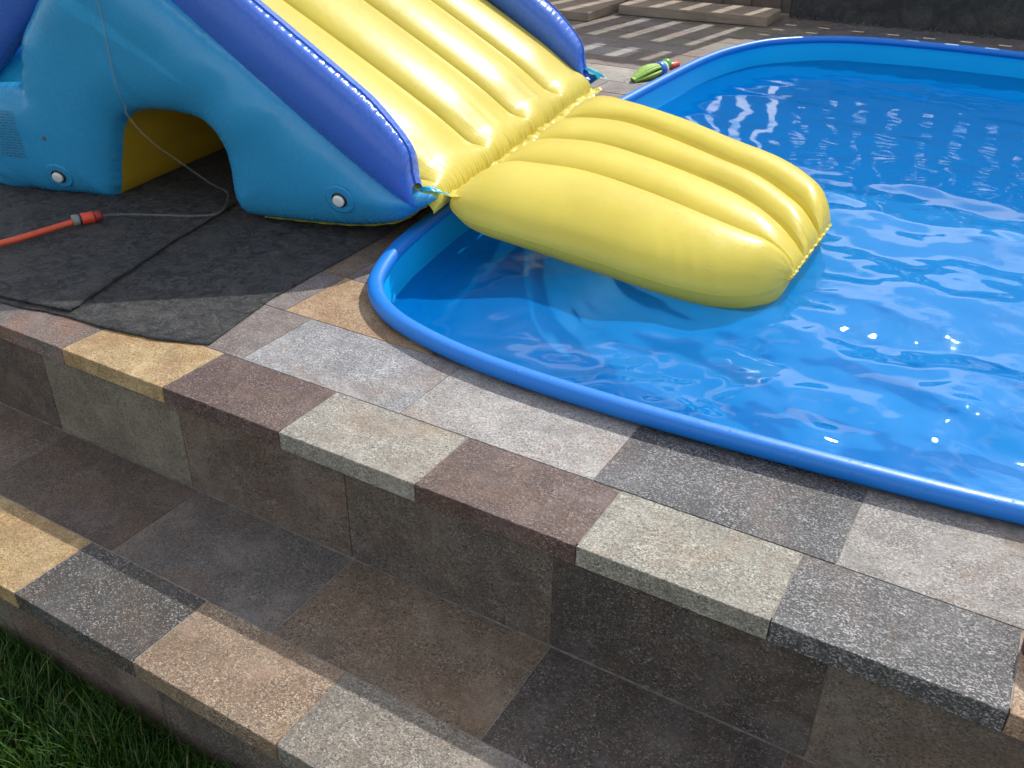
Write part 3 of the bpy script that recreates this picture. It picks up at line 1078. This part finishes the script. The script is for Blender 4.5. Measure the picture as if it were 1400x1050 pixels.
for (u, z) in ((1.645, .112), (.268, .186)):
    disc_on_wall("valve_patch", u, z, .060, .002, M_LBLUE, slide, .002)
    vr = disc_on_wall("valve", u, z, .032, .005, M_BLACK, slide, .0045)
    pl = disc_on_wall("valve_plug", u, z, .0235, .014, M_WHITE, vr, .007)
disc_on_wall("stain_spot", 1.645, .282, .010, .0015, M_SPOT, slide, .003, .7)
rows = []; uvs = []
for i in range(24):
    for j in range(16):
        u = 1.755 + .135 * j / 15; z = .185 + .20 * i / 23
        rows.append((u, wall_v(u, z) - .004 - .004 * float(sstep(1.85, 2.0, u)), z)); uvs.append((j / 15, i / 23))
rows = np.array(rows)
mesh_obj("printed_notice", SL(rows[:, 0], rows[:, 1], rows[:, 2]), grid_faces(24, 16), M_PRINT, slide, True, uv=uvs)


# --- crumpled yellow joining strip and cyan corner tabs at the lip
def crumple(name, path, width, mat, amp, seed, parent, nj=9, sub=26):
    """path: list of (u,v,z); strip folded up and down along it"""
    A = catmull(path, sub)
    rows = []; uvs = []
    S = 0
    for i in range(len(A)):
        if i: S += np.linalg.norm(A[i] - A[i - 1])
        for j in range(nj):
            q = j / (nj - 1) - .5
            nz = vnoise((S * 16 + seed, q * 3, seed)) * amp + vnoise((S * 40, q * 5 + seed, 4)) * amp * .35
            rows.append((A[i][0] + q * width * (1 + .5 * vnoise((S * 9, seed, 1))), A[i][1] + vnoise((S * 30, q * 4, seed + 3)) * amp * .5, A[i][2] + nz + .010 * math.cos(q * math.pi)))
            uvs.append((S, .01 + abs(q) * .02))
    rows = np.array(rows)
    return mesh_obj(name, SL(rows[:, 0], rows[:, 1], rows[:, 2]), grid_faces(len(A), nj), mat, parent, True, uv=uvs)


crumple("joining_strip", [(-.085, .035, .18), (-.105, .10, .172), (-.10, .5, .160), (-.10, 1.0, .160), (-.10, 1.5, .160), (-.10, 2.08, .160)], .085, M_YELF, .016, 3, slide, sub=60)
crumple("corner_tab", [(.02, -.045, .205), (-.03, -.035, .225), (-.075, -.01, .215), (-.095, .01, .195)], .06, M_CYAN, .010, 5, slide, sub=10)
crumple("corner_tab", [(-.03, 2.10, .26), (-.10, 2.12, .235), (-.13, 2.11, .215)], .06, M_CYAN, .010, 6, slide, sub=10)

# ------------------------------------------------------------------ floating yellow landing mat
ramp = empty("floating_landing_mat", (-.3, 2.2, -.125))
tag(ramp, "yellow inflatable landing mat of four tubes floating on the pool water", "pool float")
BL = [
    [(-.86, 1.40, .165), (-.78, 1.42, .115), (-.45, 1.515, .04), (-.05, 1.545, -.015), (.14, 1.585, -.035), (.26, 1.66, -.045), (.335, 1.76, -.05), (.375, 1.83, -.045)],
    [(-.885, 1.76, .17), (-.80, 1.82, .165), (-.55, 1.925, .15), (-.30, 1.935, .115), (-.04, 1.90, .075), (.16, 1.875, .035), (.30, 1.87, .0), (.385, 1.875, -.035)],
    [(-.93, 2.13, .175), (-.85, 2.20, .17), (-.66, 2.31, .155), (-.42, 2.32, .125), (-.21, 2.30, .095), (.02, 2.245, .06), (.22, 2.14, .015), (.38, 2.04, -.03)],
    [(-.98, 2.52, .185), (-.90, 2.57, .175), (-.69, 2.67, .16), (-.42, 2.635, .125), (-.16, 2.56, .09), (.05, 2.50, .06), (.24, 2.39, .015), (.375, 2.28, -.03)],
    [(-1.03, 2.95, .20), (-.93, 2.97, .17), (-.70, 2.96, .13), (-.45, 2.925, .10), (-.22, 2.86, .07), (.06, 2.78, .035), (.25, 2.65, -.0), (.365, 2.51, -.04)],
]
NSB = 22
BLc = [catmull(b_, NSB) for b_ in BL]
ms = len(BLc[0])
names = ["float_tube"] * 4
for k in range(4):
    A, B = BLc[k], BLc[k + 1]
    rows = []; uvs = []
    npf = 44
    S = np.concatenate([[0], np.cumsum(np.linalg.norm(np.diff(A, axis=0), axis=1))])
    Ltot = S[-1]
    for i in range(ms):
        w = np.linalg.norm((B[i] - A[i])[:2])
        s0, s1 = S[i], Ltot - S[i]
        e = math.sqrt(max(0, 1 - (1 - min(1, s0 / .16)) ** 2)) * math.sqrt(max(0, 1 - (1 - min(1, s1 / .17)) ** 2))
        hgt = (.108 if k in (0, 3) else .085) * e + .004
        bot = (.115 + .03 * min(1, s0 / .5)) * e + .004
        for j in range(npf):
            an = 2 * math.pi * j / npf
            c_, s_ = math.cos(an), math.sin(an)
            q = .5 - .5 * c_
            # the outer tubes are fuller on their free side
            base = A[i] * (1 - q) + B[i] * q
            z = s_ * (hgt if s_ > 0 else bot)
            if k in (0, 3) and s_ > 0:
                z = hgt * s_ ** .85
            out_n = (A[i] - B[i]); out_n[2] = 0; out_n /= (np.linalg.norm(out_n) + 1e-9)
            free = (1 - q) if k == 0 else (q if k == 3 else 0)
            sgn = 1 if k == 0 else -1
            bulge = .045 * e * free ** 2 * sgn * (1 - .3 * abs(s_))
            pk_ = .0022 * (math.sin(an * 9 + 6 * vnoise((an, k, 1)) + k) + .6 * math.sin(an * 17 + k * 2)) * (math.exp(-s0 / .06) * min(1, s0 / .02) + 1.8 * math.exp(-s1 / .09) * min(1, s1 / .02))
            pw = .0012 * math.sin(S[i] * 70 + k + 2 * math.sin(S[i] * 13)) * free ** 3
            p_ = base + out_n * (bulge + pw) + np.array([0, 0, z + pk_ * (1 if s_ > 0 else -1)])
            rows.append(p_); uvs.append((an * .12 + k, min(s0, s1) + .004))
    o = mesh_obj("float_tube", rows, grid_faces(ms, npf, False, True, flip=False), M_YELF, ramp, True, uv=uvs)
# weld seam on the free side of the near tube and the frilled weld at the tip
A, B = BLc[0], BLc[1]
line = []
Sx = np.concatenate([[0], np.cumsum(np.linalg.norm(np.diff(A, axis=0), axis=1))])
for i in range(2, ms - 4):
    s0, s1 = Sx[i], Sx[-1] - Sx[i]
    e = math.sqrt(max(0, 1 - (1 - min(1, s0 / .16)) ** 2)) * math.sqrt(max(0, 1 - (1 - min(1, s1 / .26)) ** 2))
    o_ = A[i] - B[i]; o_[2] = 0; o_ /= np.linalg.norm(o_)
    line.append(tuple(A[i] + o_ * (.045 * e + .0005) + np.array([0, 0, -.008])))
tube("weld_seam", line, .0022, M_YELF, ramp, 6)
tip = catmull([b_[-1] for b_ in BL], 24)
rows = []
for i, p_ in enumerate(tip):
    for j in range(4):
        rows.append((p_[0] - .006 + .005 * j + .002 * math.sin(i * 1.3), p_[1], p_[2] + .003 * math.sin(i * .9 + j) + .004 * vnoise((i * .4, j, 3))))
mesh_obj("tip_weld", rows, grid_faces(len(tip), 4), M_YELF, ramp, True, uv=[(i * .01, .005) for i in range(len(rows))])

# ------------------------------------------------------------------ garden hose with coupling, and the clear feed hose
GT = .020
hose = empty("garden_hose", (-2.22, .55, GT))
tag(hose, "orange garden hose with red end coupling lying on the black geotextile", "hose")
hp = catmull([(-2.9, -.55 + .62, GT + .016), (-2.50, .11, GT + .016), (-2.30, .25, GT + .016), (-2.235, .40, GT + .016), (-2.215, .55, GT + .016), (-2.197, .68, GT + .018)], 8)
tube("hose_body", [tuple(p_) for p_ in hp], .0125, M_HOSE, hose, 14)
cdir = np.array([.055, .13, .0]); cdir /= np.linalg.norm(cdir)
c0 = np.array([-2.197, .672, GT + .024])


def lathe(name, c, d, prof_, mat, parent, n_=20):
    d = Vector(d).normalized(); a_ = d.cross(Vector((0, 0, 1)) if abs(d.z) < .9 else Vector((1, 0, 0))).normalized(); b_ = d.cross(a_)
    rows = []
    for (s_, r_) in prof_:
        for k in range(n_):
            an = 2 * math.pi * k / n_
            rows.append((Vector(c) + d * s_ + (a_ * math.cos(an) + b_ * math.sin(an)) * r_)[:])
    F = grid_faces(len(prof_), n_, False, True)
    return mesh_obj(name, rows, F, mat, parent, True)


lathe("grip_ring", c0, cdir, [(0, .006), (0, .021), (.004, .023), (.022, .023), (.026, .021), (.026, .006)], M_GREY, hose)
lathe("grip_ring", c0 + cdir * .026, cdir, [(0, .006), (0, .022), (.006, .022), (.006, .006)], M_BLACK, hose)
lathe("coupling", c0 + cdir * .032, cdir, [(0, .006), (0, .021), (.006, .0235), (.03, .0225), (.045, .0245), (.05, .023), (.05, .006)], M_RED, hose)
lathe("tap_adapter", c0 + cdir * .082, cdir, [(0, .005), (0, .019), (.004, .0215), (.026, .0215), (.032, .018), (.032, .002)], M_DRED, hose)

cl = [tuple(c0 + cdir * .112), (-2.10, .86, GT + .012), (-1.98, .93, GT + .010), (-1.86, 1.0, GT + .009), (-1.80, 1.08, GT + .012)]
wp = [(1.205, .02, .09), (1.215, -.08, .20), (1.235, -.125, .32), (1.25, -.155, .40)]
cl += [tuple(SL(.985, .10, .035)), tuple(SL(1.03, .06, .085)), tuple(SL(1.10, -.01, .18)), tuple(SL(1.16, -.12, .31)), tuple(SL(1.20, -.17, .415))]
for z in np.arange(.45, 1.0, .06):
    u = 1.215 - .05 * math.sin((z - .45) * 3)
    cl.append(tuple(SL(u, wall_v(u, z) - .006, z)))
cl.append(tuple(SL(1.26, -.06, 1.06)))
feed = tube("feed_hose", [tuple(p_) for p_ in catmull(cl, 8)], .0048, M_CLEAR, None, 10)
tag(feed, "thin clear plastic hose hanging across the slide's arch down to the coupling", "hose")

# ------------------------------------------------------------------ toy by the far left rim
def frame(c, d):
    d = np.array(d, float); d /= np.linalg.norm(d)
    return np.array(c, float), d


toy = empty("toy_mop", (-1.345, 4.62, 0))
tag(toy, "small toy with lime green strands, blue cuff and red handle lying beside the pool rim", "toy")
tc, td = frame((-1.335, 4.64, .040), (.13, .57, .01))
side_ = np.array([td[1], -td[0], 0])
for i in range(16):
    a_ = (i - 7.5) / 7.5
    h_ = .035 * math.sqrt(max(0, 1 - a_ * a_)) * (1 if i % 2 else -.6)
    q = [tc - td * .02 + side_ * a_ * .035 + np.array([0, 0, h_]), tc - td * .14 + side_ * a_ * .055 + np.array([0, 0, h_ * 1.2 - .005]), tc - td * (.28 + .03 * math.sin(i * 3)) + side_ * a_ * .025 + np.array([0, 0, h_ * .4 - .025])]
    tube("strand", [tuple(p_) for p_ in catmull(q, 6)], .010, M_LIME, toy, 7, rfun=lambda t_: .004 + .009 * math.sin(math.pi * min(.95, t_ * .8 + .1)))
lathe("cuff", tc - td * .03, td, [(0, .02), (0, .045), (.02, .052), (.05, .050), (.055, .03)], M_TBLUE, toy)
lathe("cuff_band", tc + td * .025, td, [(0, .03), (.0, .049), (.018, .048), (.018, .03)], M_WHITE, toy)
lathe("knob", tc + td * .04 + np.array([0, 0, .025]), td, [(0, .01), (.005, .022), (.02, .034), (.045, .034), (.062, .022), (.067, .005)], M_GREEN, toy)
lathe("handle", tc + td * .095, td, [(0, .02), (.0, .024), (.04, .027), (.09, .022), (.12, .02), (.125, .004)], M_RED, toy)

# red cup at the terrace edge
cup = empty("red_cup", (1.360, .190, 0))
tag(cup, "small red plastic cup with dark base on the terrace edge", "cup")
lathe("cup_base", (1.360, .190, .001), (0, 0, 1), [(0, .005), (0, .040), (.025, .042), (.025, .03)], M_PURPLE, cup, 28)
lathe("cup_body", (1.360, .190, .026), (0, 0, 1), [(0, .03), (0, .041), (.03, .043), (.055, .040), (.06, .036), (.058, .02), (.05, .002)], M_RED, cup, 28)

# ------------------------------------------------------------------ boards lying by the wall
def board(M_, L, W, T, parent, name="plank"):
    bm = box_bm(-L / 2, L / 2, -W / 2, W / 2, 0, T, .006, 1, M_)
    return bm_obj(name, bm, M_BOARD, parent)


def platform(name, cx, cyy, rot, L, W, T, n_, label):
    e = empty(name, (cx, cyy, 0))
    tag(e, label, "platform", "wooden platforms by the dark wall")
    for i in range(n_):
        w = W / n_
        off_ = -W / 2 + w * (i + .5)
        M_ = Matrix.Translation((cx, cyy, .002)) @ Matrix.Rotation(rot, 4, 'Z') @ Matrix.Translation((random.uniform(-.01, .01), off_, 0))
        board(M_, L, w - .006, T, e)
    return e


platform("wooden_platform", -1.99, 7.10, R(4), 1.36, .52, .085, 2, "long wooden platform with its end against the dark wall")
platform("wooden_platform", -3.62, 6.72, R(3), 1.80, .98, .075, 3, "square-ended wooden platform next to the long platform")

# ------------------------------------------------------------------ dark wall and slatted fence behind the pool
wall = bm_obj("garden_wall", box_bm(-1.29, 5.0, 7.55, 7.72, -.034, .325, .01, 2), M_PLINTH)
tag(wall, "low dark stained garden wall behind the far pool rim", "wall")
# rough debris line at its foot
foot = []
rowsV = []; rowsF = []
for i in range(420):
    x = random.uniform(-1.28, 4.5); y = 7.545 - abs(random.gauss(0, .03)); s_ = random.uniform(.008, .022)
    k = len(rowsV)
    for dx, dy, dz in ((-1, -1, 0), (1, -1, 0), (1, 1, 0), (-1, 1, 0), (0, 0, 1)):
        rowsV.append((x + dx * s_ * random.uniform(.6, 1.2), y + dy * s_ * random.uniform(.6, 1.2), dz * s_ * random.uniform(.8, 1.6) + .001))
    rowsF += [(k, k + 1, k + 4), (k + 1, k + 2, k + 4), (k + 2, k + 3, k + 4), (k + 3, k, k + 4)]
gr = mesh_obj("gravel", rowsV, rowsF, M_PLINTH)
tag(gr, "dark gravel crumbs along the foot of the garden wall", "gravel", kind='stuff')

fence = empty("slatted_fence", (0, 7.80, 0))
tag(fence, "tall dark slatted wooden fence behind the garden wall", "fence")
FY = 7.76
per = .286
for i in range(38):
    x = -6.2 + per * i
    bm_obj("slat", box_bm(x, x + per - .098, FY, FY + .02, .0 if x < -1.5 else .28, 2.86 if x < -1.4 else 1.50, .002), M_FENCE, fence)
for z, h_ in ((.0, .42), (1.98, .30), (2.70, .16)):
    bm_obj("rail", box_bm(-6.4, -1.32, FY + .022, FY + .045, z, z + h_, .002), M_FENCE, fence)
zz = .52
b0 = .35
for i in range(4):
    z0 = .352 + .292 * i
    bm_obj("cross_board", box_bm(-1.30, 4.8, FY + .022, FY + .042, z0, z0 + .245, .002), M_FENCE, fence)
for x in (-6.3, -3.9, -1.31, 1.2, 3.6, 4.9):
    bm_obj("post", box_bm(x - .045, x + .045, FY + .047, FY + .137, -.034, 2.9 if x < -1 else 1.54, .004), M_FENCE, fence)

# ------------------------------------------------------------------ grass
M_GRASS = NT("grass_blade")
t = M_GRASS
p = t.pos()
uvn = t.n.new("ShaderNodeUVMap").outputs[0]
sx = t.n.new("ShaderNodeSeparateXYZ"); t.l.new(uvn, sx.inputs[0])
c1 = t.mix(t.ramp(sx.outputs[0], [(0, 0), (.9, .75), (1, 1)]), (.017, .066, .008), (.07, .165, .016))
c1 = t.mix(t.math('GREATER_THAN', sx.outputs[0], .975), c1, (.26, .23, .09))
b = t.bsdf(None, .45)
t.l.new(c1, b.inputs['Base Color'])
tr = t.n.new("ShaderNodeBsdfTranslucent"); t.l.new(c1, tr.inputs['Color'])
mx = t.n.new("ShaderNodeMixShader"); mx.inputs[0].default_value = .4
t.l.new(b.outputs[0], mx.inputs[1]); t.l.new(tr.outputs[0], mx.inputs[2])
M_GRASS = t.done(mx.outputs[0])
V = []; F = []; UVs = []
for i in range(26000):
    if i < 19000:
        x = random.uniform(-1.35, .35); y = -.56 - abs(random.random()) * .62
    else:
        x = random.uniform(-3, 2.2); y = -.56 - random.random() * 2.2
    hgt = random.uniform(.05, .125) * (1.25 if random.random() < .08 else 1) * (.72 + .5 * (vnoise((x * 4, y * 4, 0)) + .3))
    hgt = max(.03, hgt)
    an = random.uniform(0, 6.283)
    lean = random.uniform(.1, .75) * hgt
    if y > -.58: an = random.uniform(3.3, 6.1)
    dx, dy = math.cos(an), math.sin(an)
    if y + dy * lean > -.570: dy = -abs(dy)
    w = random.uniform(.0011, .0024)
    sxn, syn = -dy, dx
    k = len(V)
    cval = random.random()
    for j, (f_, wf) in enumerate(((0, 1), (.4, .95), (.75, .65))):
        bx = x + dx * lean * f_ ** 1.8; by = y + dy * lean * f_ ** 1.8; bz = GZ + hgt * (f_ - .12 * f_ ** 3)
        V.append((bx - sxn * w * wf, by - syn * w * wf, bz)); V.append((bx + sxn * w * wf, by + syn * w * wf, bz))
    V.append((x + dx * lean, y + dy * lean, GZ + hgt * .88))
    F += [(k, k + 1, k + 3, k + 2), (k + 2, k + 3, k + 5, k + 4), (k + 4, k + 5, k + 6)]
    UVs += [(cval, 0)] * 7
grass = mesh_obj("grass", V, F, M_GRASS, None, True, uv=UVs)
tag(grass, "green lawn grass growing at the foot of the step", "grass", kind='stuff')
